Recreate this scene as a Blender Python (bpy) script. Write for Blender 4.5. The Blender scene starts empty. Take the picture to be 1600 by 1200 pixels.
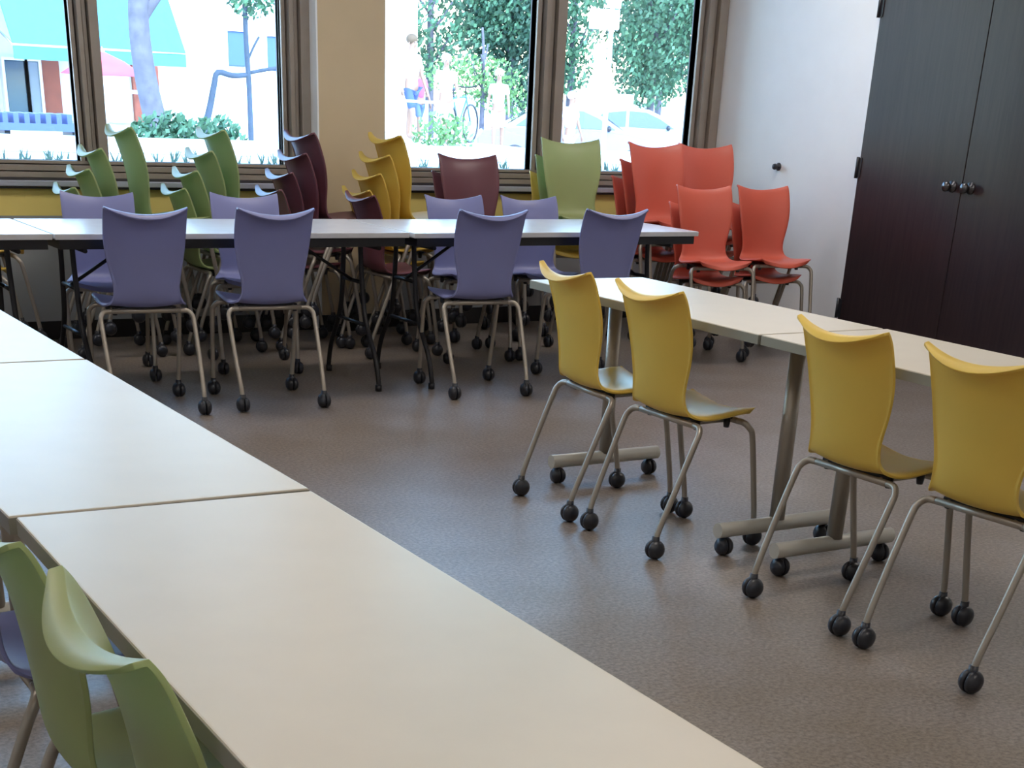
import bpy, bmesh, math, random
from mathutils import Vector, Matrix, Quaternion
PI = math.pi
S = bpy.context.scene
C = S.collection
random.seed(7)

# ------------------------------------------------------------------ camera
cd = bpy.data.cameras.new('camera'); cam = bpy.data.objects.new('camera', cd); C.objects.link(cam)
R = ((0.859492, -0.509264, 0.043861), (-0.203427, -0.419519, -0.884659), (0.468926, 0.751434, -0.464172))
rows = (Vector(R[0]), -Vector(R[1]), -Vector(R[2]))
rot = Matrix(rows).transposed()
cam.matrix_world = Matrix.Translation((0, 0, 1.394)) @ rot.to_4x4()
cd.sensor_fit = 'HORIZONTAL'; cd.sensor_width = 36.0
cd.lens = 2238.45 * 36 / 1600
cd.shift_x = -0.0008; cd.shift_y = (1316.66 - 600) / 1600
cd.clip_end = 300
S.camera = cam
# ------------------------------------------------------------------ world, sun, exposure
w = bpy.data.worlds.new('sky'); S.world = w; w.use_nodes = True
nt = w.node_tree; nt.nodes.clear()
sky = nt.nodes.new('ShaderNodeTexSky'); sky.sky_type = 'NISHITA'; sky.sun_disc = False
sky.sun_elevation = math.radians(48); sky.sun_rotation = math.radians(200); sky.air_density = 1.4; sky.dust_density = 0.6; sky.ozone_density = 2.5
bg = nt.nodes.new('ShaderNodeBackground'); bg.inputs['Strength'].default_value = .95
out = nt.nodes.new('ShaderNodeOutputWorld')
nt.links.new(sky.outputs[0], bg.inputs[0]); nt.links.new(bg.outputs[0], out.inputs[0])
sd = bpy.data.lights.new('sun', 'SUN'); sd.energy = 2.3; sd.angle = 0.01; sd.color = (1.0, 0.96, 0.9)
sun = bpy.data.objects.new('sun', sd); C.objects.link(sun); sun.rotation_euler = (math.radians(42), 0, math.radians(20))
vs = S.view_settings
vs.view_transform = 'Standard'; vs.look = 'None'; vs.gamma = 1.0; vs.use_curve_mapping = False
vs.exposure = 0.98
# panel lamps of the ceiling: (x, y)
PANELS = [(0.0, 0.2), (3.0, 0.2), (0.0, 3.6), (2.9, 3.6), (5.8, 3.6), (0.0, 7.0), (2.9, 7.0), (5.8, 7.0)]
PANEL_STRENGTH = 6.0

# ------------------------------------------------------------------ materials
MATS = {}
def mat(name, col, rough=0.5, metal=0.0, spec=0.5, bump=0.0, bscale=200.0, var=0.0, vscale=6.0, emis=None, trans=0.0, stretch=None, col2=None, coat=0.0):
    if name in MATS: return MATS[name]
    m = bpy.data.materials.new(name); m.use_nodes = True; t = m.node_tree; b = t.nodes['Principled BSDF']
    b.inputs['Roughness'].default_value = rough; b.inputs['Metallic'].default_value = metal
    b.inputs['Specular IOR Level'].default_value = spec
    b.inputs['Coat Weight'].default_value = coat
    b.inputs['Base Color'].default_value = (*col, 1)
    tc = t.nodes.new('ShaderNodeTexCoord'); mp = t.nodes.new('ShaderNodeMapping'); t.links.new(tc.outputs['Object'], mp.inputs[0])
    if stretch: mp.inputs['Scale'].default_value = stretch
    n = t.nodes.new('ShaderNodeTexNoise'); n.inputs['Scale'].default_value = vscale; n.inputs['Detail'].default_value = 6
    t.links.new(mp.outputs[0], n.inputs['Vector'])
    mx = t.nodes.new('ShaderNodeMix'); mx.data_type = 'RGBA'
    c2 = col2 if col2 else tuple(min(1, c * (1 + var)) for c in col)
    c1 = tuple(c * (1 - var) for c in col) if not col2 else col
    mx.inputs[6].default_value = (*c1, 1); mx.inputs[7].default_value = (*c2, 1)
    cr = t.nodes.new('ShaderNodeMapRange'); cr.inputs[1].default_value = 0.3; cr.inputs[2].default_value = 0.7
    t.links.new(n.outputs['Fac'], cr.inputs[0]); t.links.new(cr.outputs[0], mx.inputs[0]); t.links.new(mx.outputs[2], b.inputs['Base Color'])
    if bump:
        nb = t.nodes.new('ShaderNodeTexNoise'); nb.inputs['Scale'].default_value = bscale; nb.inputs['Detail'].default_value = 3
        t.links.new(mp.outputs[0], nb.inputs['Vector'])
        bp = t.nodes.new('ShaderNodeBump'); bp.inputs['Strength'].default_value = bump; bp.inputs['Distance'].default_value = 0.002
        t.links.new(nb.outputs['Fac'], bp.inputs['Height']); t.links.new(bp.outputs[0], b.inputs['Normal'])
    if emis:
        b.inputs['Emission Color'].default_value = (*emis[0], 1); b.inputs['Emission Strength'].default_value = emis[1]
    MATS[name] = m
    return m
PURPLE = mat('purple_plastic', (.225, .24, .47), .38, bump=.12, bscale=900, var=.03)
YELLOW = mat('yellow_plastic', (.80, .57, .11), .36, bump=.12, bscale=900, var=.03)
ORANGE = mat('orange_plastic', (.70, .145, .095), .38, bump=.12, bscale=900, var=.03)
GREEN = mat('green_plastic', (.42, .46, .21), .38, bump=.12, bscale=900, var=.03)
MAROON = mat('maroon_plastic', (.15, .05, .065), .36, bump=.12, bscale=900, var=.03)
TUBE = mat('taupe_tube', (.36, .32, .27), .38, metal=.55, var=.05)
BLACKP = mat('black_plastic', (.018, .02, .028), .35, var=.1)
DARKM = mat('dark_metal', (.014, .014, .017), .4, metal=.3, var=.1)
CHROME = mat('chrome', (.7, .7, .72), .2, metal=1.0)
LAM = mat('laminate', (.63, .57, .475), .36, spec=.28, var=.02, vscale=9)
LAM2 = mat('grey_laminate', (.62, .62, .64), .25, spec=.5, var=.03, vscale=9)
EDGE = mat('edge_band', (.25, .24, .20), .5, var=.04)
FRAME = mat('bronze_frame', (.32, .275, .235), .4, metal=.2, var=.08)
FRAMED = mat('dark_frame', (.055, .05, .055), .45, metal=.3, var=.08)
SILVER = mat('silver_sill', (.50, .52, .60), .3, metal=.4, var=.04)
WHITEW = mat('white_wall', (.84, .84, .85), .6, bump=.05, bscale=250, var=.015)
YWALL = mat('yellow_wall', (.80, .64, .20), .6, bump=.05, bscale=250, var=.02)
TANW = mat('tan_wall', (.60, .48, .31), .6, bump=.05, bscale=250, var=.02)
CEILM = mat('ceiling_tile', (.75, .74, .72), .8, bump=.3, bscale=120, var=.03)
DOORM = mat('dark_wood', (.022, .013, .016), .33, col2=(.036, .022, .024), vscale=5, stretch=(14, 14, .7), bump=.08, bscale=40)
BASEM = mat('black_base', (.012, .011, .012), .4)
WHITE = mat('white_paint', (.85, .86, .88), .5, var=.02)
def translucent(m, col, f):
    t = m.node_tree; b = t.nodes['Principled BSDF']; o = t.nodes['Material Output']
    tl = t.nodes.new('ShaderNodeBsdfTranslucent'); tl.inputs[0].default_value = (*col, 1)
    mx = t.nodes.new('ShaderNodeMixShader'); mx.inputs[0].default_value = f
    t.links.new(b.outputs[0], mx.inputs[1]); t.links.new(tl.outputs[0], mx.inputs[2]); t.links.new(mx.outputs[0], o.inputs['Surface'])
for m_, c_, f_ in ((PURPLE, (.25, .26, .60), .12), (YELLOW, (.85, .60, .08), .22), (ORANGE, (.85, .14, .05), .20), (GREEN, (.48, .76, .42), .28), (MAROON, (.25, .04, .07), .10)): translucent(m_, c_, f_)
# carpet: fine brown and grey fleck
def carpet():
    m = bpy.data.materials.new('carpet'); m.use_nodes = True; t = m.node_tree; b = t.nodes['Principled BSDF']
    tc = t.nodes.new('ShaderNodeTexCoord')
    n1 = t.nodes.new('ShaderNodeTexNoise'); n1.inputs['Scale'].default_value = 75; n1.inputs['Detail'].default_value = 5; n1.inputs['Roughness'].default_value = .7
    n2 = t.nodes.new('ShaderNodeTexNoise'); n2.inputs['Scale'].default_value = 3.2; n2.inputs['Detail'].default_value = 4
    t.links.new(tc.outputs['Object'], n1.inputs['Vector']); t.links.new(tc.outputs['Object'], n2.inputs['Vector'])
    r = t.nodes.new('ShaderNodeValToRGB'); e = r.color_ramp.elements
    e[0].position = .36; e[0].color = (.135, .110, .095, 1); e[1].position = .64; e[1].color = (.30, .25, .215, 1)
    t.links.new(n1.outputs['Fac'], r.inputs[0])
    mx = t.nodes.new('ShaderNodeMix'); mx.data_type = 'RGBA'; mx.blend_type = 'MULTIPLY'; mx.inputs[0].default_value = 1
    r2 = t.nodes.new('ShaderNodeValToRGB'); r2.color_ramp.elements[0].color = (.9, .87, .8, 1); r2.color_ramp.elements[1].color = (1.0, 1.0, 1.0, 1)
    r2.color_ramp.elements[0].position = .4; r2.color_ramp.elements[1].position = .6
    t.links.new(n2.outputs['Fac'], r2.inputs[0]); t.links.new(r.outputs[0], mx.inputs[6]); t.links.new(r2.outputs[0], mx.inputs[7])
    t.links.new(mx.outputs[2], b.inputs['Base Color'])
    b.inputs['Roughness'].default_value = .4; b.inputs['Specular IOR Level'].default_value = .6
    bp = t.nodes.new('ShaderNodeBump'); bp.inputs['Strength'].default_value = .35; bp.inputs['Distance'].default_value = .002
    t.links.new(n1.outputs['Fac'], bp.inputs['Height']); t.links.new(bp.outputs[0], b.inputs['Normal'])
    return m
CARPET = carpet()
def glass():
    m = bpy.data.materials.new('window_glass'); m.use_nodes = True; t = m.node_tree; t.nodes.clear()
    o = t.nodes.new('ShaderNodeOutputMaterial'); tr = t.nodes.new('ShaderNodeBsdfTransparent'); gl = t.nodes.new('ShaderNodeBsdfGlossy')
    tr.inputs[0].default_value = (.84, .94, .98, 1); gl.inputs['Roughness'].default_value = .02
    fr = t.nodes.new('ShaderNodeFresnel'); fr.inputs[0].default_value = 1.45
    mx = t.nodes.new('ShaderNodeMixShader'); t.links.new(fr.outputs[0], mx.inputs[0]); t.links.new(tr.outputs[0], mx.inputs[1]); t.links.new(gl.outputs[0], mx.inputs[2])
    t.links.new(mx.outputs[0], o.inputs[0]); return m
GLASS = glass()

# ------------------------------------------------------------------ mesh helpers
def bx(bm, x0, x1, y0, y1, z0, z1, bev=0.0, seg=2):
    vs_ = [bm.verts.new((x, y, z)) for x in (x0, x1) for y in (y0, y1) for z in (z0, z1)]
    f = []
    for q in ((0, 1, 3, 2), (4, 6, 7, 5), (0, 4, 5, 1), (2, 3, 7, 6), (0, 2, 6, 4), (1, 5, 7, 3)):
        f.append(bm.faces.new([vs_[i] for i in q]))
    if bev:
        es = set(e for g in f for e in g.edges)
        bmesh.ops.bevel(bm, geom=list(es), offset=bev, segments=seg, affect='EDGES', profile=.6)
def smooth_path(pts, n=4):
    P = [Vector(p) for p in pts]
    if len(P) < 3 or n < 2: return P
    o = []
    for i in range(len(P) - 1):
        p0 = P[max(0, i - 1)]; p1 = P[i]; p2 = P[i + 1]; p3 = P[min(len(P) - 1, i + 2)]
        for k in range(n):
            t = k / n
            o.append(.5 * ((2 * p1) + (p2 - p0) * t + (2 * p0 - 5 * p1 + 4 * p2 - p3) * t * t + (3 * p1 - p0 - 3 * p2 + p3) * t ** 3))
    o.append(P[-1]); return o
def tube(bm, pts, r, seg=12, n=4, sx=1.0, cap=True, r2=None):
    P = smooth_path(pts, n); rings = []
    up = None
    for i, p in enumerate(P):
        d = (P[min(i + 1, len(P) - 1)] - P[max(i - 1, 0)]).normalized()
        if up is None:
            a = Vector((0, 0, 1)) if abs(d.z) < .9 else Vector((0, 1, 0))
            u = d.cross(a).normalized()
        else:
            u = (up - d * up.dot(d)).normalized()
        up = u; v = d.cross(u)
        rr = r if r2 is None else r + (r2 - r) * i / (len(P) - 1)
        rings.append([bm.verts.new(p + (u * math.cos(2 * PI * k / seg) * sx + v * math.sin(2 * PI * k / seg)) * rr) for k in range(seg)])
    for a, b in zip(rings, rings[1:]):
        for k in range(seg):
            f = bm.faces.new((a[k], a[(k + 1) % seg], b[(k + 1) % seg], b[k])); f.smooth = True
    if cap:
        bm.faces.new(rings[0][::-1]); bm.faces.new(rings[-1])
def lathe(bm, prof, seg=20, M=None):
    M = M or Matrix.Identity(4); rings = []
    for r, z in prof:
        rings.append([bm.verts.new(M @ Vector((max(r, 1e-4) * math.cos(2 * PI * k / seg), max(r, 1e-4) * math.sin(2 * PI * k / seg), z))) for k in range(seg)])
    for a, b in zip(rings, rings[1:]):
        for k in range(seg):
            f = bm.faces.new((a[k], a[(k + 1) % seg], b[(k + 1) % seg], b[k])); f.smooth = True
    bm.faces.new(rings[0][::-1]); bm.faces.new(rings[-1])
def ball(bm, c, r, sz=(1, 1, 1), u=14, v=8):
    q = bmesh.ops.create_uvsphere(bm, u_segments=u, v_segments=v, radius=r)
    for x in q['verts']: x.co = Vector((x.co.x * sz[0], x.co.y * sz[1], x.co.z * sz[2])) + Vector(c)
    for x in q['verts']:
        for f in x.link_faces: f.smooth = True
def prism(bm, poly, y0, y1, axis='y'):
    """polygon in (a,z) extruded along the other horizontal axis"""
    def P(a, b, z): return (a, b, z) if axis == 'y' else (b, a, z)
    A = [bm.verts.new(P(a, y0, z)) for a, z in poly]; B = [bm.verts.new(P(a, y1, z)) for a, z in poly]
    n = len(poly)
    bm.faces.new(A[::-1]); bm.faces.new(B)
    for i in range(n): bm.faces.new((A[i], A[(i + 1) % n], B[(i + 1) % n], B[i]))
def mesh_from(bm, name, m, recalc=True):
    if recalc: bmesh.ops.recalc_face_normals(bm, faces=bm.faces)
    me = bpy.data.meshes.new(name); bm.to_mesh(me); bm.free(); me.materials.append(m); return me
def obj(name, bm, m, parent=None, loc=None):
    me = mesh_from(bm, name, m) if isinstance(bm, bmesh.types.BMesh) else bm
    o = bpy.data.objects.new(name, me); C.objects.link(o)
    if parent: o.parent = parent
    if loc: o.location = loc
    return o
def N(): return bmesh.new()
def struct(name, bm, m, parent=None):
    o = obj(name, bm, m, parent)
    if not parent: o['kind'] = 'structure'
    return o
def tag(o, label, cat, group=None):
    o['label'] = label; o['category'] = cat
    if group: o['group'] = group
    return o
def thing(name, label, cat, loc=(0, 0, 0), rotz=0, group=None):
    o = bpy.data.objects.new(name, None); C.objects.link(o); o.empty_display_size = .1
    o.location = loc; o.rotation_euler = (0, 0, rotz)
    return tag(o, label, cat, group)

# ------------------------------------------------------------------ room shell
WY = 8.85      # inner face of the window wall
RX = 6.90      # inner face of the right wall
LX, BY, CZ = -2.2, -2.6, 2.9
b = N(); bx(b, LX - .2, RX + .2, BY - .2, WY + .25, -.12, 0); struct('floor', b, CARPET)
b = N(); bx(b, LX - .2, RX + .2, BY - .2, WY + .25, CZ, CZ + .12); struct('ceiling', b, CEILM)
b = N(); bx(b, LX - .15, LX, BY, WY + .2, 0, CZ); struct('wall_left', b, WHITEW)
b = N(); bx(b, LX - .15, RX + .15, BY - .15, BY, 0, CZ); struct('wall_front', b, WHITEW)
SZ0, SZ1 = .855, 2.62    # frame bottom and top of the windows
# window wall: yellow band below the windows, header above, pier behind the pillar
b = N(); bx(b, LX, RX, WY, WY + .2, .66, .80); bx(b, LX, RX, WY, WY + .2, SZ1, CZ); bx(b, LX, -.9, WY, WY + .2, .80, SZ1); bx(b, 3.87, 4.2, WY, WY + .2, .80, SZ1)
struct('wall_back', b, YWALL)
b = N(); bx(b, LX, RX, WY, WY + .2, 0, .66); struct('wall_lower', b, mat('grey_wall', (.30, .31, .32), .6, var=.02))
b = N(); bx(b, 3.856, 4.29, WY - .11, WY, 0, CZ); struct('wall_pillar', b, TANW)
b = N(); bx(b, 3.846, 3.856, WY - .11, WY + .1, 0, CZ); struct('pillar_lit_side', b, WHITE)  # white strip: window light on the pillar's left side, put in as colour
# right wall with the closet opening (y 5.61..7.345, z 0..2.16)
b = N(); bx(b, RX, RX + .15, 7.36, WY + .2, 0, CZ); bx(b, RX, RX + .15, BY, 5.585, 0, CZ); bx(b, RX, RX + .15, 5.585, 7.36, 2.16, CZ)
struct('wall_right', b, WHITEW)
b = N(); bx(b, RX + .10, RX + .15, 5.585, 7.36, 0, 2.16); struct('wall_closet', b, WHITEW)
b = N(); bx(b, LX, 3.844, WY - .012, WY, 0, .10); bx(b, 4.30, RX, WY - .012, WY, 0, .10); bx(b, 3.834, 4.302, WY - .122, WY - .11, 0, .10)
struct('baseboard_back', b, BASEM)
b = N(); bx(b, RX - .012, RX, 7.40, WY - .012, 0, .10); bx(b, RX - .012, RX, BY, 5.55, 0, .10); struct('baseboard_right', b, BASEM)
b = N(); bx(b, RX - .014, RX + .04, 7.345, 7.385, 0, 2.19); bx(b, RX - .014, RX + .04, 5.56, 5.60, 0, 2.19); bx(b, RX - .014, RX + .04, 5.60, 7.345, 2.15, 2.19)
struct('trim_1', b, WHITE)
# closet doors
for i, (y0, y1) in enumerate(((6.475, 7.343), (5.602, 6.470))):
    b = N(); bx(b, RX - .035, RX + .01, y0, y1, .012, 2.148, .002, 1); d = struct('door_%d' % (i + 1), b, DOORM)
    hy = 7.352 if i == 0 else 5.594
    for z in (.245, 1.067, 1.935):
        b = N(); tube(b, [(RX - .042, hy, z - .06), (RX - .042, hy, z + .06)], .010, 10, 1); bx(b, RX - .040, RX - .033, min(hy, hy - .03 if i == 0 else hy), max(hy, hy if i == 0 else hy + .03), z - .055, z + .055)
        obj('hinge', b, BLACKP, d)
    ky = 6.545 if i == 0 else 6.405
    M = Matrix.Translation((RX - .035, ky, 1.016)) @ Matrix.Rotation(-PI / 2, 4, 'Y')
    b = N(); lathe(b, [(.0, 0), (.032, 0), (.032, .006), (.012, .010), (.011, .032), (.022, .038), (.028, .048), (.028, .058), (.020, .068), (.0, .070)], 20, M)
    obj('door_handle', b, mat('knob_metal', (.12, .12, .13), .28, metal=.9), d)
# little round door stop on the white wall
b = N(); lathe(b, [(0, 0), (.024, 0), (.024, .008), (.016, .014), (.016, .03), (.019, .034), (.017, .045), (0, .047)], 16, Matrix.Translation((RX, 8.14, 1.026)) @ Matrix.Rotation(-PI / 2, 4, 'Y'))
tag(obj('door_stop', b, BLACKP), 'small round black door stop bumper on the white wall beside the closet', 'door stop')

# windows: stepped bronze profiles
def frame_v(bm, bd, x0, x1, z0, z1, y=WY):
    """upright of several stepped ribs between x0 and x1"""
    w_ = x1 - x0
    bx(bd, x0, x1, y + .05, y + .12, z0, z1)
    for a, c, d in ((0, .16, .03), (.22, .40, -.01), (.45, .60, .012), (.64, 1.0, -.02)):
        bx(bm, x0 + a * w_, x0 + c * w_, y + d, y + .11, z0, z1, .002, 1)
def frame_h(bm, bd, x0, x1, z0, z1, y=WY):
    h = z1 - z0
    bx(bd, x0, x1, y + .05, y + .12, z0, z1)
    for a, c, d in ((0, .34, -.015), (.40, .74, -.005), (.80, 1.0, .03)):
        bx(bm, x0, x1, y + d, y + .11, z0 + a * h, z0 + c * h, .002, 1)
def window(n, x0, x1, uprights, panes):
    bm, bd = N(), N()
    for u0, u1 in uprights: frame_v(bm, bd, u0, u1, SZ0 + .08, SZ1 - .06)
    frame_h(bm, bd, x0, x1, SZ0, SZ0 + .085); frame_h(bm, bd, x0, x1, SZ1 - .07, SZ1)
    o = struct('window_%d' % n, bm, FRAME)
    obj('frame_recess', bd, FRAMED, o)
    b = N()
    bx(b, x0 - .0, x1, WY - .05, WY + .1, .812, .842, .004, 1)
    obj('window_sill', b, SILVER, o)
    b = N(); bx(b, x0, x1, WY - .03, WY + .1, .80, .812); bx(b, x0, x1, WY - .02, WY + .1, .842, SZ0); obj('sill_gap', b, FRAMED, o)
    for p0, p1 in panes:
        b = N(); bx(b, p0, p1, WY + .075, WY + .081, SZ0 + .08, SZ1 - .06); obj('pane', b, GLASS, o)
window(1, -.9, 3.846, [(-.9, -.74), (.80, .955), (2.468, 2.612), (3.69, 3.845)], [(-.74, .80), (.955, 2.468), (2.612, 3.69)])
window(2, 4.2, RX, [(4.2, 4.33), (5.425, 5.615), (6.70, 6.895)], [(4.33, 5.425), (5.615, 6.70)])

# ceiling lights
for i, (x, y) in enumerate(PANELS):
    t = thing('ceiling_light', 'white recessed ceiling light panel', 'light', (x, y, CZ), 0, 'ceiling light panels')
    b = N(); 
    for q in ((-.61, .61, -.31, -.29), (-.61, .61, .29, .31), (-.61, -.59, -.29, .29), (.59, .61, -.29, .29)): bx(b, *q, -.03, 0)
    obj('frame', b, WHITE, t)
    b = N(); bx(b, -.59, .59, -.29, .29, -.018, -.012); obj('diffuser', b, mat('lamp_diffuser', (.9, .9, .9), .5, emis=((1.0, .92, .83), PANEL_STRENGTH)), t)

# ------------------------------------------------------------------ chairs
ST = [ # y, z, half width, edge dy, edge dz   (front of the seat -> lip of the back)
 (.208, .424, .150, -.030, .028), (.196, .444, .172, -.012, .030), (.150, .455, .188, .004, .022), (.07, .451, .190, 0, .016),
 (-.01, .443, .189, 0, .014), (-.065, .443, .182, .004, .016), (-.102, .455, .163, .012, .016), (-.122, .488, .145, .024, .004),
 (-.130, .54, .142, .032, 0), (-.136, .60, .157, .038, 0), (-.143, .66, .170, .040, 0), (-.153, .72, .177, .038, .002),
 (-.167, .765, .179, .034, .010), (-.184, .803, .179, .028, .026), (-.200, .823, .1785, .026, .031), (-.219, .823, .176, .030, .028), (-.236, .806, .160, .040, .036)]
def shell_mesh(m):
    bm = N(); us = [-1, -.93, -.72, -.38, 0, .38, .72, .93, 1]; rows_ = []
    for (y, z, h, dy, dz) in ST:
        k_ = min(1, max(0, (z - .455) / .05)) if y < -.09 else 0
        e_ = .010 if z < .79 else .004
        rows_.append([bm.verts.new((u * h, y + dy * abs(u) ** 2.2 - (e_ * k_ if abs(u) == 1 else 0), z + dz * abs(u) ** 2 - (.011 * (1 - k_) if abs(u) == 1 and y < .19 else 0))) for u in us])
    for a, c in zip(rows_, rows_[1:]):
        for k in range(len(us) - 1):
            f = bm.faces.new((a[k], a[k + 1], c[k + 1], c[k])); f.smooth = True
    # solid shell 7 mm thick, rounded by subdivision
    bmesh.ops.recalc_face_normals(bm, faces=bm.faces)
    me = bpy.data.meshes.new('shell'); bm.to_mesh(me); bm.free()
    o = bpy.data.objects.new('tmp_shell', me); C.objects.link(o)
    a = o.modifiers.new('s', 'SOLIDIFY'); a.thickness = .009; a.offset = 0
    c = o.modifiers.new('b', 'BEVEL'); c.width = .0022; c.segments = 2; c.limit_method = 'ANGLE'; c.angle_limit = math.radians(50)
    e = o.modifiers.new('d', 'SUBSURF'); e.levels = 2; e.render_levels = 2
    dg = bpy.context.evaluated_depsgraph_get(); r = bpy.data.meshes.new_from_object(o.evaluated_get(dg)); bpy.data.objects.remove(o)
    r.materials.clear(); r.materials.append(m); r.polygons.foreach_set('use_smooth', [True] * len(r.polygons)); r.name = 'shell'
    return r
SHELL0 = shell_mesh(PURPLE); SHELLS = {}
def shell_of(m):
    if m.name not in SHELLS:
        q = SHELL0.copy(); q.materials.clear(); q.materials.append(m); SHELLS[m.name] = q
    return SHELLS[m.name]
LR = .0105
def leg_bm(s, front):
    b = N()
    if front: pts = [(s * .150, .128, .430), (s * .182, .134, .428), (s * .200, .146, .412), (s * .204, .158, .385), (s * .203, .185, .25), (s * .199, .212, .11), (s * .197, .218, .055)]
    else: pts = [(s * .150, -.058, .426), (s * .182, -.062, .424), (s * .200, -.074, .408), (s * .204, -.090, .378), (s * .203, -.150, .235), (s * .199, -.203, .105), (s * .197, -.214, .055)]
    tube(b, pts, LR, 12, 4); return b
def caster_bm(s, y):
    b = N(); x = s * .197
    for q in (-1, 1):
        M = Matrix.Translation((x, y, .033)) @ Matrix.Rotation(q * PI / 2, 4, 'Y')
        lathe(b, [(0, .003), (.031, .003), (.033, .007), (.031, .015), (.025, .024), (.015, .029), (0, .031)], 18, M)
    lathe(b, [(.0, .030), (.016, .030), (.0185, .045), (.014, .060), (.013, .078), (0, .078)], 14, Matrix.Translation((x, y, 0)))
    return b
LEGM = {}
for s in (-1, 1):
    for fr in (False, True):
        LEGM[(s, fr)] = (mesh_from(leg_bm(s, fr), 'leg', TUBE), mesh_from(caster_bm(s, .218 if fr else -.214), 'caster', BLACKP))
b = N()
tube(b, [(-.155, .128, .430), (.155, .128, .430)], LR, 12, 1); tube(b, [(-.155, -.058, .426), (.155, -.058, .426)], LR, 12, 1)
for s in (-1, 1): tube(b, [(s * .115, -.058, .428), (s * .115, .128, .430)], .009, 10, 1)
FRM = mesh_from(b, 'seat_frame', TUBE)
b = N()
for s in (-1, 1):
    for y in (-.03, .10): lathe(b, [(0, .407), (.010, .407), (.012, .420), (.012, .438), (0, .438)], 10, Matrix.Translation((s * .13, y, 0)))
bx(b, -.135, .135, -.05, .12, .434, .441)
BRK = mesh_from(b, 'seat_bracket', BLACKP)
def chair(m, x, y, deg, label, group, z=0.0, s=1.0, name='stacking_chair'):
    t = thing(name, label, 'chair', (x, y, z), math.radians(deg), group)
    t.scale = (s, s, s)
    obj('shell', shell_of(m), m, t); obj('seat_frame', FRM, TUBE, t); obj('seat_bracket', BRK, BLACKP, t)
    for k in LEGM:
        l = obj('leg', LEGM[k][0], TUBE, t); obj('caster', LEGM[k][1], BLACKP, l)
    return t
def stack(mats, x, y, deg, labels, group, s=1.0, up=.097, fw=.08, side=0.0):
    a = math.radians(deg); f = Vector((-math.sin(a), math.cos(a), 0)); r = Vector((math.cos(a), math.sin(a), 0))
    for i, (m, l) in enumerate(zip(mats, labels)):
        p = Vector((x, y, 0)) + f * fw * i * s + r * side * i
        chair(m, p.x, p.y, deg, l, group, up * i * (1 if s == 1 else 1.04), s)

def mixed_stack(m, xs, y, labels, group):
    for x, (sc, z), l in zip(xs, ((1.0, 0), (1.02, .07), (1.07, .125), (1.12, .185)), labels): chair(m, x, y, -90, l, group, z, sc)
G = 'yellow chairs along the right table row'
chair(YELLOW, 3.121, 4.539, -94, 'yellow chair farthest from the viewer at the right table row, nearest the far table', G)
chair(YELLOW, 3.119, 4.044, -88.8, 'second yellow chair from the far end of the right table row, its seat showing whole', G)
chair(YELLOW, 3.172, 3.18, -88.5, 'yellow chair behind which the two white table feet meet', G)
chair(YELLOW, 3.180, 2.68, -86.5, 'nearest yellow chair at the right edge, cut off by the frame', G)
G = 'purple chairs on the near side of the far table'
chair(PURPLE, 2.111, 6.80, -3.7, 'leftmost purple chair with its back to us, one leg hidden by the near table', G, s=1.03)
chair(PURPLE, 2.700, 6.78, -2.6, 'second purple chair from the left with its back to us at the far table', G, s=1.03)
chair(PURPLE, 3.817, 6.74, -3.8, 'third purple chair with its back to us, right of the folding table joint', G, s=1.03)
chair(PURPLE, 4.590, 6.813, -2.8, 'rightmost purple chair with its back to us, behind the right table row', G, s=1.03)
G = 'purple chairs on the window side of the far table'
chair(PURPLE, 2.205, 7.68, 167, 'purple chair facing us across the far table, in front of the leftmost green stack', G)
chair(PURPLE, 2.985, 7.68, 167, 'purple chair facing us across the far table, in front of the right green stack', G)
chair(PURPLE, 4.28, 7.68, 177, 'purple chair facing us across the far table, before the two maroon chairs facing us', G)
chair(PURPLE, 4.76, 7.66, 174, 'purple chair facing us across the far table, before the wide green chair back', G)
G = 'chairs along the near left table'
chair(GREEN, .590, 1.56, -91, 'nearest light green chair at the bottom left corner, pushed in at the near table', G)
chair(GREEN, .573, 2.035, -90, 'light green chair behind the nearest one, cut off by the left edge', G)
chair(PURPLE, .575, 2.60, -90, 'purple chair at the left edge, seen beyond the two green chairs', G)
# stacks behind the far table
ORD = ['bottom', 'second', 'third', 'top']
G = 'chair stacks along the window wall'
stack([YELLOW] * 2, 1.66, 8.30, -90, ['yellow chair at far left under the first window, %s of a stack of two' % q for q in ('lower', 'upper')], G)
mixed_stack(GREEN, (2.395, 2.48, 2.56, 2.73), 8.32, ['light green chair in front of the first window mullion, %s of its stack of four' % q for q in ORD], G)
mixed_stack(GREEN, (2.985, 3.06, 3.155, 3.235), 8.32, ['light green chair in the stack left of the maroon stack, %s of four' % q for q in ORD], G)
mixed_stack(MAROON, (3.53, 3.60, 3.69, 3.745), 8.30, ['maroon chair stacked left of the tan pillar, %s of four' % q for q in ORD], G)
mixed_stack(YELLOW, (4.085, 4.155, 4.215, 4.29), 8.33, ['yellow chair stacked in front of the tan pillar, %s of four' % q for q in ORD], G)
chair(MAROON, 3.925, 7.94, -90, 'single maroon chair at the window side of the far table, below the yellow stack', G)
stack([MAROON] * 2, 4.71, 8.37, 176, ['maroon chair facing us before the second window, %s of two' % q for q in ('lower', 'upper')], G, s=1.10)
stack([YELLOW, GREEN, GREEN], 5.43, 8.42, 169, ['yellow chair under the green ones before the second window mullion', 'middle green chair between yellow and green before the second mullion', 'top green chair with wide back facing us before the second window mullion'], G, s=1.105)
G = 'orange chairs stacked in the corner'
stack([ORANGE] * 3, 5.89, 8.14, 176.7, ['orange chair in the back left corner stack, %s of three' % q for q in ('bottom', 'middle', 'top')], G, s=1.105)
stack([ORANGE] * 3, 6.33, 8.20, 172.6, ['orange chair in the back right stack against the window corner, %s of three' % q for q in ('bottom', 'middle', 'top')], G, s=1.105)
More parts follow.
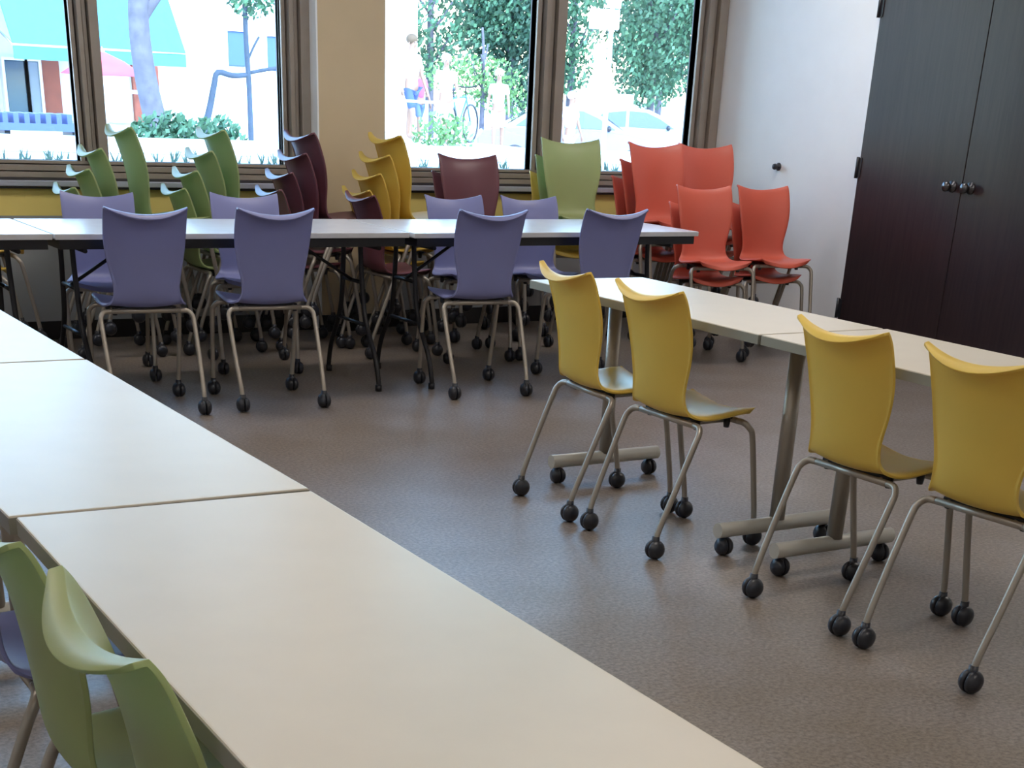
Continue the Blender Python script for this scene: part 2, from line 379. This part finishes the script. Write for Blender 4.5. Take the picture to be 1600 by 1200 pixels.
stack([ORANGE] * 2, 5.70, 7.30, 170, ['orange chair just right of the far table end, %s of two' % q for q in ('lower', 'upper')], G)
stack([ORANGE] * 2, 6.20, 7.36, 172, ['orange chair nearest the dark closet doors, %s of two' % q for q in ('lower', 'upper')], G)

# ------------------------------------------------------------------ tables
T = .757
def trolley_table(x0, x1, y0, y1, legs, deg, label, group, lx=0.0, foot=.26):
    cx, cy = (x0 + x1) / 2, (y0 + y1) / 2; hw, hl = (x1 - x0) / 2, (y1 - y0) / 2
    t = thing('training_table', label, 'table', (cx, cy, 0), math.radians(deg), group)
    b = N(); bx(b, -hw + .001, hw - .001, -hl + .001, hl - .001, T - .030, T, .003, 2); obj('tabletop', b, LAM, t)
    b = N()
    for q in ((-hw, hw, -hl, -hl + .003), (-hw, hw, hl - .003, hl), (-hw, -hw + .003, -hl + .003, hl - .003), (hw - .003, hw, -hl + .003, hl - .003)): bx(b, *q, T - .030, T - .003)
    obj('edge_band', b, EDGE, t)
    for ly in legs:
        b = N(); y = ly - cy
        tube(b, [(lx, y, .105), (lx, y, T - .05)], .027, 18, 1, sx=1.0)
        bx(b, lx - .17, lx + .17, y - .03, y + .03, T - .05, T - .030, .003, 1)
        l = obj('leg', b, TUBE, t)
        b = N(); tube(b, [(lx - foot, y, .088), (lx + foot, y, .088)], .026, 18, 1); f = obj('foot_bar', b, mat('pale_foot', (.50, .48, .42), .4, metal=.2, var=.04), t)
        for s in (-1, 1):
            b = N(); X = lx + s * (foot - .035)
            for q in (-1, 1):
                lathe(b, [(0, .004), (.029, .004), (.031, .008), (.029, .017), (.022, .025), (0, .029)], 18, Matrix.Translation((X, y, .031)) @ Matrix.Rotation(q * PI / 2, 4, 'Y'))
            lathe(b, [(0, .04), (.012, .04), (.012, .066), (0, .066)], 12, Matrix.Translation((X, y, 0)))
            obj('caster', b, BLACKP, f)
    return t
G = 'right row of narrow tables'
trolley_table(3.072, 3.600, 3.627, 5.00, (4.87, 3.79), 0, 'white topped table at the far half of the right row, with the free end', G, lx=.055)
trolley_table(3.076, 3.606, 2.24, 3.617, (3.52, 2.36), 0, 'white topped table at the near half of the right row, running out of frame', G, lx=.075)
G = 'left row of narrow tables'
trolley_table(.484, .991, .955, 2.338, (1.10, 2.20), -1.0, 'nearest beige table filling the lower left, below the joint line', G)
trolley_table(.486, 1.006, 2.349, 3.722, (2.50, 3.58), 0, 'pale table just beyond the joint line of the left row', G)
trolley_table(.480, 1.004, 3.732, 5.10, (3.88, 4.95), 0, 'farthest pale table of the left row, at the left edge', G)
def folding_table(x0, x1, y0, y1, deg, label, group):
    cx, cy = (x0 + x1) / 2, (y0 + y1) / 2; hw, hl = (x1 - x0) / 2, (y1 - y0) / 2
    t = thing('folding_table', label, 'table', (cx, cy, 0), math.radians(deg), group)
    b = N(); bx(b, -hw, hw, -hl, hl, T - .024, T, .004, 2); obj('tabletop', b, LAM2, t)
    b = N()
    for q in ((-hw + .02, hw - .02, -hl + .012, -hl + .03), (-hw + .02, hw - .02, hl - .03, hl - .012), (-hw + .02, -hw + .04, -hl + .03, hl - .03), (hw - .04, hw - .02, -hl + .03, hl - .03)): bx(b, *q, T - .064, T - .024)
    obj('apron', b, DARKM, t)
    for s in (-1, 1):
        X = s * (hw - .14)
        b = N()
        for q in (-1, 1):
            tube(b, [(X, q * .10, T - .066), (X, q * .11, .55), (X, q * .15, .34), (X, q * (hl - .10), .16), (X, q * (hl - .06), .05), (X, q * (hl - .06), .012)], .0125, 12, 5)
            lathe(b, [(0, 0), (.017, 0), (.017, .03), (0, .03)], 12, Matrix.Translation((X, q * (hl - .06), 0)))
        tube(b, [(X, -.11, .50), (X, .11, .50)], .009, 10, 1); tube(b, [(X, -.17, .30), (X, .17, .30)], .009, 10, 1)
        tube(b, [(X, -hl + .05, T - .075), (X, hl - .05, T - .075)], .010, 10, 1)
        l = obj('leg', b, DARKM, t)
        b = N(); tube(b, [(X, 0, .50), (X - s * .33, 0, T - .06)], .008, 10, 1); tube(b, [(X, -.11, .50), (X, .11, .50)], .0095, 10, 1); obj('brace', b, DARKM, l)
G = 'far row of folding tables'
folding_table(-.02, 1.735, 6.80, 7.53, 0, 'folding table at the far left of the window row, cut off by the frame', G)
folding_table(1.745, 3.47, 6.795, 7.53, 0, 'folding table in the middle of the window row, two purple chairs on the near side', G)
folding_table(3.48, 5.235, 6.775, 7.52, .5, 'folding table at the right end of the window row, its corner free', G)
#EXTERIOR

# ------------------------------------------------------------------ outdoors, seen through the windows
CONC = mat('pale_concrete', (.62, .63, .64), .8, var=.06, vscale=3)
PAVE = mat('paving', (.55, .56, .58), .8, var=.08, vscale=1.5)
LEAF = mat('leaf_green', (.055, .135, .07), .6, var=.45, vscale=1.2)
LEAFD = mat('leaf_dark', (.028, .075, .045), .6, var=.45, vscale=1.2)
LEAFL = mat('leaf_light', (.12, .24, .075), .6, var=.35, vscale=1.2)
BARK = mat('bark', (.11, .10, .13), .9, var=.25, vscale=8)
BARKG = mat('bark_grey', (.045, .06, .09), .9, var=.2, vscale=8)
TEAL = mat('teal_awning', (.055, .30, .40), .7, var=.05)
BRICK = mat('red_brick', (.30, .08, .055), .8, var=.12)
GLD = mat('dark_shop_glass', (.06, .11, .16), .15)
BLUEG = mat('blue_window', (.07, .12, .33), .6, spec=.2)
def ground():
    b = N(); prof = [(-40, .45), (15.6, .45), (19.2, -.30), (70, -.30)]
    ys = [9.3, 70]
    V = [[b.verts.new((x, y, z)) for x, z in prof] for y in ys]; W = [[b.verts.new((x, y, -1.2)) for x in (-40, 15.6, 19.2, 70)] for y in ys]
    for i in range(3):
        b.faces.new((V[0][i], V[0][i + 1], V[1][i + 1], V[1][i])); b.faces.new((W[0][i], W[1][i], W[1][i + 1], W[0][i + 1]))
        for k in (0, 1): b.faces.new((V[k][i], W[k][i], W[k][i + 1], V[k][i + 1]))
    for k in (0, 3): b.faces.new((V[0][k], V[1][k], W[1][k], W[0][k]))
    struct('ground', b, PAVE)
ground()
# low pale ledge along the outside of the windows, with grooves and a louvred grating
t = thing('planter_ledge', 'long pale concrete ledge running along outside the windows', 'ledge', (5, 12.0, .66))
b = N(); bx(b, -9, 14, -1.5, 1.7, -.21, .15, .01, 1); obj('ledge_slab', b, CONC, t)
b = N(); bx(b, -9, 14, .5, .75, .15, .20, .01, 1); bx(b, -9, 14, 1.3, 1.7, .15, .23, .01, 1); obj('ledge_step', b, CONC, t)
b = N()
for k in range(520):
    x = -7 + k * .04 + random.uniform(-.02, .02); h = random.uniform(.05, .11); y = -.6 + random.uniform(-.3, .3)
    for j in range(3):
        a = random.uniform(0, PI); dx, dy = math.cos(a) * .011, math.sin(a) * .011; lx, ly = random.uniform(-.05, .05), random.uniform(-.05, .05)
        v = [b.verts.new(p) for p in ((x - dx, y - dy, .14), (x + dx, y + dy, .14), (x + lx, y + ly, .14 + h))]; b.faces.new(v)
g = obj('ornamental_grass', b, mat('grass', (.04, .09, .07), .7, var=.3), None, (5, 12.0, .66)); g['kind'] = 'stuff'
tag(g, 'row of short green grass blades in the ledge outside the windows', 'grass')
for i, (x0, x1) in enumerate(((2.3, 3.20), (3.27, 4.12))):
    t = thing('slatted_bench', 'blue grey slatted bench outside the first window, %s of the two' % ('left' if i == 0 else 'right'), 'bench', (x0, 14.6, .45), 0, 'slatted benches outside')
    b = N()
    n = int((x1 - x0) / .095)
    for k in range(n): bx(b, k * .095, k * .095 + .045, -.1, .25, .50, .58)
    bx(b, 0, x1 - x0, -.12, -.09, .44, .50); bx(b, 0, x1 - x0, .22, .25, .44, .50)
    obj('slats', b, mat('bench_blue', (.09, .13, .30), .5), t)
    for X in (.1, x1 - x0 - .15):
        b = N(); bx(b, X, X + .05, -.1, .23, 0, .44); obj('leg', b, DARKM, t)
# shopfront across the way
t = thing('shop_building', 'white shop building with teal awnings across the paving', 'building', (0, 33, .45))
b = N(); bx(b, -8, 17.0, 0, 7, 0, 6.5); obj('wall', b, WHITE, t)
for x0, x1, m in ((-4, 7.6, BRICK), (8.45, 8.85, BRICK), (9.3, 9.55, BRICK), (10.35, 10.9, BRICK)):
    b = N(); bx(b, x0, x1, -.12, 0, 0, 2.2); obj('brick_panel', b, m, t)
for x0, x1, z0, z1, m in ((7.75, 8.15, 0, 1.05, GLD), (8.2, 8.42, 0, 1.05, mat('grey_door', (.25, .27, .33), .6)), (5.0, 7.0, .2, 1.1, GLD), (12.40, 12.80, 1.15, 1.80, BLUEG), (13.28, 13.7, 1.10, 1.75, BLUEG), (15.2, 15.8, 1.1, 1.8, BLUEG)):
    b = N(); bx(b, x0, x1, -.20, 0, z0, z1, .02, 1); w_ = obj('window', b, m, t)
    b = N()
    for q in ((x0 - .05, x0, z0 - .05, z1 + .05), (x1, x1 + .05, z0 - .05, z1 + .05), (x0, x1, z1, z1 + .05)): bx(b, q[0], q[1], -.24, 0, q[2], q[3])
    obj('window_frame', b, WHITE, w_)
def awning(x0, x1, label):
    t = thing('awning', label, 'awning', ((x0 + x1) / 2, 32.9, 0), 0, 'teal awnings'); h = (x1 - x0) / 2
    b = N(); prism(b, [(-.02, 4.1), (-2.2, 1.78), (-2.2, 1.74), (0, 4.05)], -h, h, 'x'); o = obj('canopy', b, TEAL, t)
    b = N(); bx(b, -h, h, -2.21, -2.19, 1.52, 1.76); obj('valance', b, TEAL, t)
    b = N(); tube(b, [(-h, -2.2, 1.75), (h, -2.2, 1.75)], .025, 8, 1); tube(b, [(-h, 0, 2.3), (-h, -2.2, 1.75)], .02, 8, 1); tube(b, [(h, 0, 2.3), (h, -2.2, 1.75)], .02, 8, 1); obj('awning_frame', b, CHROME, t)
awning(7.45, 10.75, 'wide teal awning behind the tree trunk over the shop windows')
awning(2.6, 7.15, 'teal awning at the far left corner of the first window')
# parasol, cafe tables as pale shapes
def parasol(x, y, label):
    t = thing('parasol', label, 'parasol', (x, y, .45))
    b = N(); tube(b, [(0, 0, 0), (0, 0, 1.25)], .025, 10, 1); obj('pole', b, WHITE, t)
    b = N(); lathe(b, [(.02, 1.25), (.40, 1.10), (.78, .88), (.77, .87), (.40, 1.08), (.0, 1.20)], 8); c_ = obj('canopy', b, mat('parasol_red', (.62, .08, .12), .7), t)
    b = N(); lathe(b, [(0, 1.22), (.05, 1.25), (0, 1.33)], 8); obj('finial', b, WHITE, c_)
    b = N(); lathe(b, [(0, 0), (.22, 0), (.22, .05), (.05, .08), (0, .08)], 16); obj('base', b, CONC, t)
parasol(8.6, 29, 'red parasol between the mullion and the tree trunk outside')
def cafe_table(x, y, z, label, g='pale outdoor tables'):
    t = thing('cafe_table', label, 'table', (x, y, z), 0, g)
    b = N(); lathe(b, [(0, .68), (.40, .68), (.41, .70), (.40, .72), (0, .72)], 24); obj('tabletop', b, WHITE, t)
    b = N(); lathe(b, [(0, 0), (.25, 0), (.25, .03), (.03, .06), (.03, .68), (0, .68)], 14); obj('base', b, WHITE, t)
cafe_table(7.2, 22, .45, 'white round table outside between the trunk and the mullion')
cafe_table(9.4, 25, .45, 'white round table outside left of the leafless sapling')
cafe_table(13.6, 26, .45, 'white round table outside just right of the tan pillar')
# trees
def leaves(b, c, r, n, size):
    for _ in range(n):
        u = random.uniform(-1, 1); a = random.uniform(0, 2 * PI); q = random.random() ** .45; s = math.sqrt(1 - u * u)
        p = Vector(c) + Vector((s * math.cos(a) * r[0], s * math.sin(a) * r[1], u * r[2])) * q
        d = Vector((random.gauss(0, 1), random.gauss(0, 1), random.gauss(0, 1))).normalized(); e = d.orthogonal().normalized() * size * random.uniform(.6, 1.3); f = d.cross(e).normalized() * size * random.uniform(.35, .7)
        b.faces.new([b.verts.new(p + k) for k in (-e, f, e, -f)])
def tree(x, y, z, h, clumps, m, label, trunk_r=.14, n=1500, size=.13, bark=BARK, lean=0.0, g='trees beyond the second window'):
    t = thing('tree', label, 'tree', (x, y, z), 0, g)
    b = N(); tube(b, [(0, 0, 0), (lean * .3, 0, h * .35), (lean, 0, h * .75), (lean, .1, h)], trunk_r, 12, 4, r2=trunk_r * .35)
    for k in range(5):
        a = random.uniform(0, 2 * PI); z0 = h * random.uniform(.4, .8)
        tube(b, [(lean * .6, 0, z0), (lean + math.cos(a) * h * .07, math.sin(a) * h * .07, z0 + h * .07), (lean + math.cos(a) * h * .13, math.sin(a) * h * .13, z0 + h * .16)], trunk_r * .35, 8, 3, r2=.02)
    obj('trunk', b, bark, t)
    b = N()
    for (cx, cy_, cz, rx, ry, rz) in clumps: leaves(b, (cx, cy_, cz), (rx, ry, rz), int(n * 1.7 * rx * rz), size * .72)
    o = obj('foliage', b, m, t); o['kind'] = 'stuff'
# left window: thick curved trunk and a slim sapling
t = thing('tree', 'thick bare tree trunk in front of the teal awning', 'tree', (6.55, 20, .45))
b = N(); tube(b, [(.06, 0, 0), (0, 0, .4), (-.09, 0, .9), (-.13, 0, 1.4), (-.10, 0, 1.85), (.02, 0, 2.3), (.20, 0, 2.8)], .15, 16, 4, r2=.11)
tube(b, [(-.09, 0, 1.55), (.12, 0, 1.80), (.38, 0, 2.02), (.75, 0, 2.2), (1.2, 0, 2.35)], .085, 12, 4, r2=.04); obj('trunk', b, BARK, t)
b = N(); leaves(b, (.5, 0, 3.5), (2.2, 1.4, .8), 1500, .10); o = obj('foliage', b, LEAF, t); o['kind'] = 'stuff'
t = thing('sapling', 'slim tree with a leafy top in front of the blue windows', 'tree', (7.84, 20, .45))
b = N(); tube(b, [(0, 0, 0), (0, 0, .8), (-.02, 0, 1.5), (-.01, 0, 2.4)], .038, 10, 3, r2=.03)
tube(b, [(0, 0, .98), (-.22, 0, .96), (-.42, 0, .99), (-.48, 0, .84), (-.56, 0, .55), (-.68, 0, .2)], .028, 8, 3, r2=.05)
tube(b, [(0, 0, 1.0), (.25, 0, 1.05), (.50, 0, 1.09)], .022, 8, 3); tube(b, [(0, 0, 1.15), (.08, 0, 1.3), (.16, 0, 1.42)], .016, 8, 3); obj('trunk', b, BARKG, t)
b = N(); leaves(b, (.12, 0, 1.95), (.42, .3, .35), 600, .05); leaves(b, (.2, .1, 2.5), (.8, .5, .5), 700, .06); o = obj('foliage', b, LEAF, t); o['kind'] = 'stuff'
def bush(x, y, z, r, m, label, n=700, size=.05):
    b = N(); leaves(b, (0, 0, r[2] * .97), r, n, size); o = obj('bush', b, m, None, (x, y, z)); o['kind'] = 'stuff'; tag(o, label, 'bush')
bush(5.75, 17.2, .45, (.42, .3, .30), LEAF, 'low green bush outside between the two left green stacks', 900)
bush(6.4, 17.4, .45, (.35, .3, .28), LEAF, 'small leafy bush outside beside the larger bush', 600)
bush(11.0, 20.5, .45, (.5, .3, .33), LEAFL, 'sparse bright green bush outside right of the tan pillar', 350)
# right windows: trees
tree(21.0, 40, .0, 4.6, [(-2.2, 0, 3.3, 2.4, 1.4, 1.1), (.2, 0, 2.4, 1.6, 1.3, .75), (-.9, -.6, 1.75, 1.0, .8, .55), (1.6, 0, 3.5, 1.6, 1.4, 1.2)], LEAF, 'leafy mid green tree beyond the left pane of the second window', n=420)
tree(23.6, 40, .0, 5.2, [(0, 0, 3.6, 1.5, 1.3, 1.7), (.5, 0, 2.1, 1.15, 1.1, 1.1), (.9, 0, 1.0, .75, .9, .8), (-.6, 0, 3.0, 1.2, 1, 1.0)], LEAFD, 'dark green tree just left of the second window mullion', n=620)
tree(19.3, 34, .1, 2.6, [(-.2, 0, 1.55, 1.35, .9, .48), (.5, 0, 1.1, .8, .7, .38)], LEAFL, 'low bright green tree beyond the walkers outside', n=800, size=.09, trunk_r=.07)
tree(26.3, 41, -.3, 5.4, [(-.6, 0, 3.9, 1.6, 1.3, 1.5), (-.3, 0, 2.4, .9, 1, .8)], LEAF, 'mid green tree just right of the second window mullion', n=600)
tree(30.0, 42, -.3, 6.0, [(0, 0, 4.2, 2.3, 1.5, 1.9), (.1, 0, 2.9, 1.75, 1.4, 1.2), (-.2, 0, 2.0, 1.1, 1.1, .7), (2.1, 0, 4.3, 1.4, 1.2, 1.6)], LEAF, 'big rounded green tree filling the rightmost pane', n=620)
tree(33.2, 46, -.3, 5.6, [(0, 0, 4.2, 1.8, 1.4, 1.6), (.2, 0, 2.8, 1.6, 1.3, 1.1)], LEAFD, 'green tree behind the big rounded tree at the window corner', n=520)
# walkers
def person(x, y, z, h, deg, shirt, pants, hair, label, stride=.12, group='people outside'):
    t = thing('person', label, 'person', (x, y, z), math.radians(deg), group); k = h / 1.75
    SKIN = mat('skin', (.30, .16, .11), .6, var=.05)
    def skinned(name, verts, edges, m, parent, root=0, sub=2):
        me = bpy.data.meshes.new(name); me.from_pydata([tuple(Vector(v[:3]) * k) for v in verts], edges, []); me.materials.append(m)
        bm = bmesh.new(); bm.from_mesh(me); L = bm.verts.layers.skin.verify(); bm.verts.ensure_lookup_table()
        for i, v in enumerate(verts): bm.verts[i][L].radius = (v[3] * k, (v[4] if len(v) > 4 else v[3]) * k); bm.verts[i][L].use_root = (i == root)
        bm.to_mesh(me); bm.free()
        o = bpy.data.objects.new(name, me); C.objects.link(o); o.parent = parent
        q = o.modifiers.new('skin', 'SKIN'); q.use_smooth_shade = True; o.modifiers.new('sub', 'SUBSURF').render_levels = sub
        return o
    V = [(0, 0, .93, .13, .10), (0, 0, 1.12, .12, .09), (0, .01, 1.34, .15, .10), (0, .0, 1.46, .06), (0, .01, 1.53, .052), (0, .02, 1.62, .075, .09), (0, .02, 1.71, .065, .08)]; E_ = [(0, 1), (1, 2), (2, 3), (3, 4), (4, 5), (5, 6)]
    V.append((0, .115, 1.625, .014)); E_.append((5, 7))
    for s in (-1, 1):
        i = len(V); st = s * stride
        V += [(s * .09, 0, .86, .085), (s * .10, st * 1.2, .48, .055), (s * .10, st * 1.0 - (.06 if st < 0 else 0), .09, .036), (s * .11, st * 1.0 + .13, .03, .032)]
        E_ += [(0, i), (i, i + 1), (i + 1, i + 2), (i + 2, i + 3)]
        j = len(V)
        V += [(s * .18, 0, 1.40, .05), (s * .23, -st * .3, 1.14, .038), (s * .25, .06 - st * .6, .91, .027), (s * .255, .08 - st * .6, .85, .026)]
        E_ += [(2, j), (j, j + 1), (j + 1, j + 2), (j + 2, j + 3)]
        for q in range(4):
            n_ = len(V); V += [(s * .255 + .004, .055 - st * .6 + q * .018, .79, .008), (s * .245, .06 - st * .6 + q * .018, .745 + abs(q - 1.4) * .008, .006)]; E_ += [(j + 3, n_), (n_, n_ + 1)]
        n_ = len(V); V += [(s * .235, .115 - st * .6, .82, .009)]; E_ += [(j + 3, n_)]
    body = skinned('body', V, E_, SKIN, t)
    TV = [(0, 0, .95, .15, .12), (0, 0, 1.14, .145, .115), (0, .01, 1.35, .165, .12), (0, 0, 1.43, .08)]; TE = [(0, 1), (1, 2), (2, 3)]
    for s in (-1, 1):
        j = len(TV); TV += [(s * .18, 0, 1.40, .068), (s * .215, -s * stride * .2, 1.22, .06)]; TE += [(2, j), (j, j + 1)]
    skinned('shirt', TV, TE, shirt, body)
    PV = [(0, 0, .95, .145, .12)]; PE = []
    for s in (-1, 1):
        j = len(PV); PV += [(s * .09, 0, .84, .10), (s * .10, s * stride * 1.1, .52, .082)]; PE += [(0, j), (j, j + 1)]
    skinned('shorts', PV, PE, pants, body)
    b = N(); ball(b, (0, .0, 1.695 * k), .108 * k, (1, 1.08, .85)); obj('hair', b, hair, body)
    b = N()
    for s in (-1, 1): ball(b, (s * .034 * k, .103 * k, 1.64 * k), .010 * k)
    obj('eyes', b, BLACKP, body)
    b = N(); ball(b, (0, .104 * k, 1.585 * k), .016 * k, (1.3, .5, .4)); obj('mouth', b, mat('lip', (.4, .12, .1), .5), body)
    b = N()
    for s in (-1, 1): ball(b, (s * .088 * k, .015 * k, 1.625 * k), .022 * k, (.4, .8, 1.2))
    obj('ears', b, SKIN, body)
WS = mat('white_shirt', (.80, .80, .82), .8); BS = mat('blue_shorts', (.05, .08, .25), .8); PK = mat('pink_shirt', (.40, .09, .20), .8); JN = mat('jeans', (.10, .15, .28), .8)
HB = mat('brown_hair', (.12, .07, .04), .7); HW = mat('white_hat', (.8, .8, .8), .8)
person(14.05, 27.5, .45, 1.78, 200, WS, BS, HB, 'person in white shirt and blue shorts walking just right of the pillar')
person(14.38, 27.8, .45, 1.30, 190, PK, JN, HW, 'small person in pink shirt and jeans walking behind the white shirt')
person(13.45, 25.0, .45, 1.45, 170, WS, WS, HW, 'person all in white with pale hat, right beside the pink shirted one')
person(19.30, 30, -.30, 1.72, 200, WS, WS, HW, 'person in white by the cars, right of the second mullion')
person(16.5, 28.4, .26, 1.5, 150, WS, WS, HW, 'person in white standing before the dark green tree')
# bicycle
t = thing('bicycle', 'bicycle parked outside above the maroon chair back', 'bicycle', (14.6, 27.0, .45), math.radians(35))
for X in (0, .95):
    b = N(); ring = [(X + .33 * math.cos(a * PI / 12), 0, .34 + .33 * math.sin(a * PI / 12)) for a in range(25)]; tube(b, ring, .02, 8, 1, cap=False)
    for a in range(12): tube(b, [(X, 0, .34), (X + .32 * math.cos(a * PI / 6), 0, .34 + .32 * math.sin(a * PI / 6))], .003, 5, 1)
    obj('wheel', b, BLACKP, t)
b = N()
for p, q in (((0, 0, .34), (.20, 0, .78)), ((.20, 0, .78), (.72, 0, .80)), ((.72, 0, .84), (.95, 0, .34)), ((.20, 0, .74), (.42, 0, .30)), ((.42, 0, .30), (.74, 0, .74)), ((0, 0, .34), (.42, 0, .30))): tube(b, [p, q], .016, 8, 1)
obj('bicycle_frame', b, mat('bike_teal', (.05, .15, .18), .4), t)
b = N(); tube(b, [(.20, 0, .78), (.17, 0, .90)], .014, 8, 1); ball(b, (.16, 0, .92), .10, (1.2, .6, .3)); obj('saddle', b, BLACKP, t)
b = N(); tube(b, [(.70, 0, .84), (.69, 0, .97)], .014, 8, 1); tube(b, [(.66, -.25, 1.0), (.72, -.1, .97), (.72, .1, .97), (.66, .25, 1.0)], .014, 8, 3); obj('handlebar', b, DARKM, t)
# cars
def car(x, y, z, deg, col, label):
    t = thing('car', label, 'car', (x, y, z), math.radians(deg), 'parked cars')
    P = [(-2.2, .35), (-2.22, .72), (-2.1, .88), (-1.55, .95), (-.95, .98), (-.2, 1.0), (.75, .97), (1.25, .92), (1.95, .80), (2.2, .65), (2.22, .40), (2.1, .28), (1.75, .26), (1.6, .45), (1.35, .58), (1.1, .45), (.95, .26), (-.95, .26), (-1.1, .45), (-1.35, .58), (-1.6, .45), (-1.75, .26), (-2.1, .28)]
    b = N(); n = len(P); rr = []
    for yy, sc in ((-.88, .93), (-.84, 1), (.84, 1), (.88, .93)): rr.append([b.verts.new((px * (1 if sc == 1 else .99), yy, .6 + (pz - .6) * sc)) for px, pz in P])
    for a, c in zip(rr, rr[1:]):
        for i in range(n): b.faces.new((a[i], a[(i + 1) % n], c[(i + 1) % n], c[i]))
    b.faces.new(rr[0][::-1]); b.faces.new(rr[-1]); obj('body', b, col, t)
    G_ = [(-1.65, .95), (-.95, 1.36), (-.4, 1.44), (.25, 1.42), (.65, 1.26), (1.2, .94)]; b = N(); n = len(G_)
    A = [b.verts.new((px, -(.80 - (pz - .94) * .32), pz)) for px, pz in G_]; B = [b.verts.new((px, (.80 - (pz - .94) * .32), pz)) for px, pz in G_]
    b.faces.new(A[::-1]); b.faces.new(B)
    for i in range(n): b.faces.new((A[i], A[(i + 1) % n], B[(i + 1) % n], B[i]))
    cab = obj('cabin', b, col, t)
    CG = mat('car_glass', (.07, .10, .16), .08)
    b = N()
    for s in (-1, 1):
        for q in ([(-1.35, 1.0), (-.9, 1.30), (-.32, 1.37), (-.32, 1.0)], [(-.24, 1.0), (-.24, 1.37), (.2, 1.35), (.55, 1.22), (.95, 1.0)]):
            f_ = [b.verts.new((px, s * (.812 - (pz - .94) * .32), pz)) for px, pz in q]; b.faces.new(f_)
    for (xa, za), (xb, zb) in (((1.13, .985), (.70, 1.25)), ((-1.52, 1.03), (-1.0, 1.345))):
        wa, wb = .74 - (za - .94) * .32, .74 - (zb - .94) * .32; dx = .02 if xa > 0 else -.02
        b.faces.new([b.verts.new(p) for p in ((xa + dx, -wa, za + .012), (xa + dx, wa, za + .012), (xb + dx, wb, zb + .012), (xb + dx, -wb, zb + .012))])
    obj('car_window', b, CG, cab)
    for X in (-1.35, 1.35):
        for s in (-1, 1):
            b = N(); M = Matrix.Translation((X, s * .80, .31)) @ Matrix.Rotation(PI / 2, 4, 'X'); lathe(b, [(0, -.10), (.28, -.10), (.31, -.07), (.31, .07), (.28, .10), (0, .10)], 24, M); w2 = obj('wheel', b, BLACKP, t)
            b = N(); lathe(b, [(0, -.105), (.19, -.105), (.19, .105), (0, .105)], 16, M); obj('hubcap', b, CHROME, w2)
    for s in (-1, 1):
        b = N(); ball(b, (2.12, s * .62, .68), .11, (.6, 1.4, .7)); obj('headlight', b, CHROME, t)
        b = N(); ball(b, (.78, s * .93, 1.02), .08, (.7, 1, .8)); obj('mirror', b, BLACKP, t)
CP = mat('car_paint_lilac', (.22, .23, .38), .25, coat=.6); CS = mat('car_paint_silver', (.36, .38, .42), .25, coat=.6)
car(20.3, 31.5, -.30, -28, CP, 'pale lilac grey car parked beyond the green stack, in the right pane')
car(24.3, 34.5, -.30, -35, CS, 'silver white car at the right edge of the rightmost pane')
# sign posts
def sign(x, y, z, h, parts, label, r=.05):
    t = thing('sign_post', label, 'sign', (x, y, z), math.radians(-30), 'white sign posts outside')
    b = N(); tube(b, [(0, 0, 0), (0, 0, h)], r, 10, 1, r2=r * .8); obj('pole', b, WHITE, t)
    for (w_, hh, zz, xx, rd) in parts:
        b = N()
        if rd: lathe(b, [(0, -.015), (w_ / 2, -.015), (w_ / 2, .015), (0, .015)], 24, Matrix.Translation((xx, -.06, zz)) @ Matrix.Rotation(PI / 2, 4, 'X'))
        else: bx(b, xx - w_ / 2, xx + w_ / 2, -.08, -.05, zz - hh / 2, zz + hh / 2, .01, 1)
        obj('sign_panel', b, WHITE, t)
sign(16.85, 25, -.0, 3.4, [(.55, .32, 2.62, -.14, False), (.26, .3, 2.95, .02, False), (.28, .26, 1.30, .36, False)], 'tall white post with blank panels in the rightmost pane')
sign(21.2, 27, -.3, 2.2, [(.3, .3, 2.05, 0, True)], 'short white post with a round top close to the window corner')
# low walls and houses closing the view
t = thing('garden_wall', 'long pale wall behind the trees far outside', 'wall', (26, 50, -.3))
b = N(); bx(b, -14, 22, 0, .4, 0, 1.5); obj('wall', b, CONC, t)
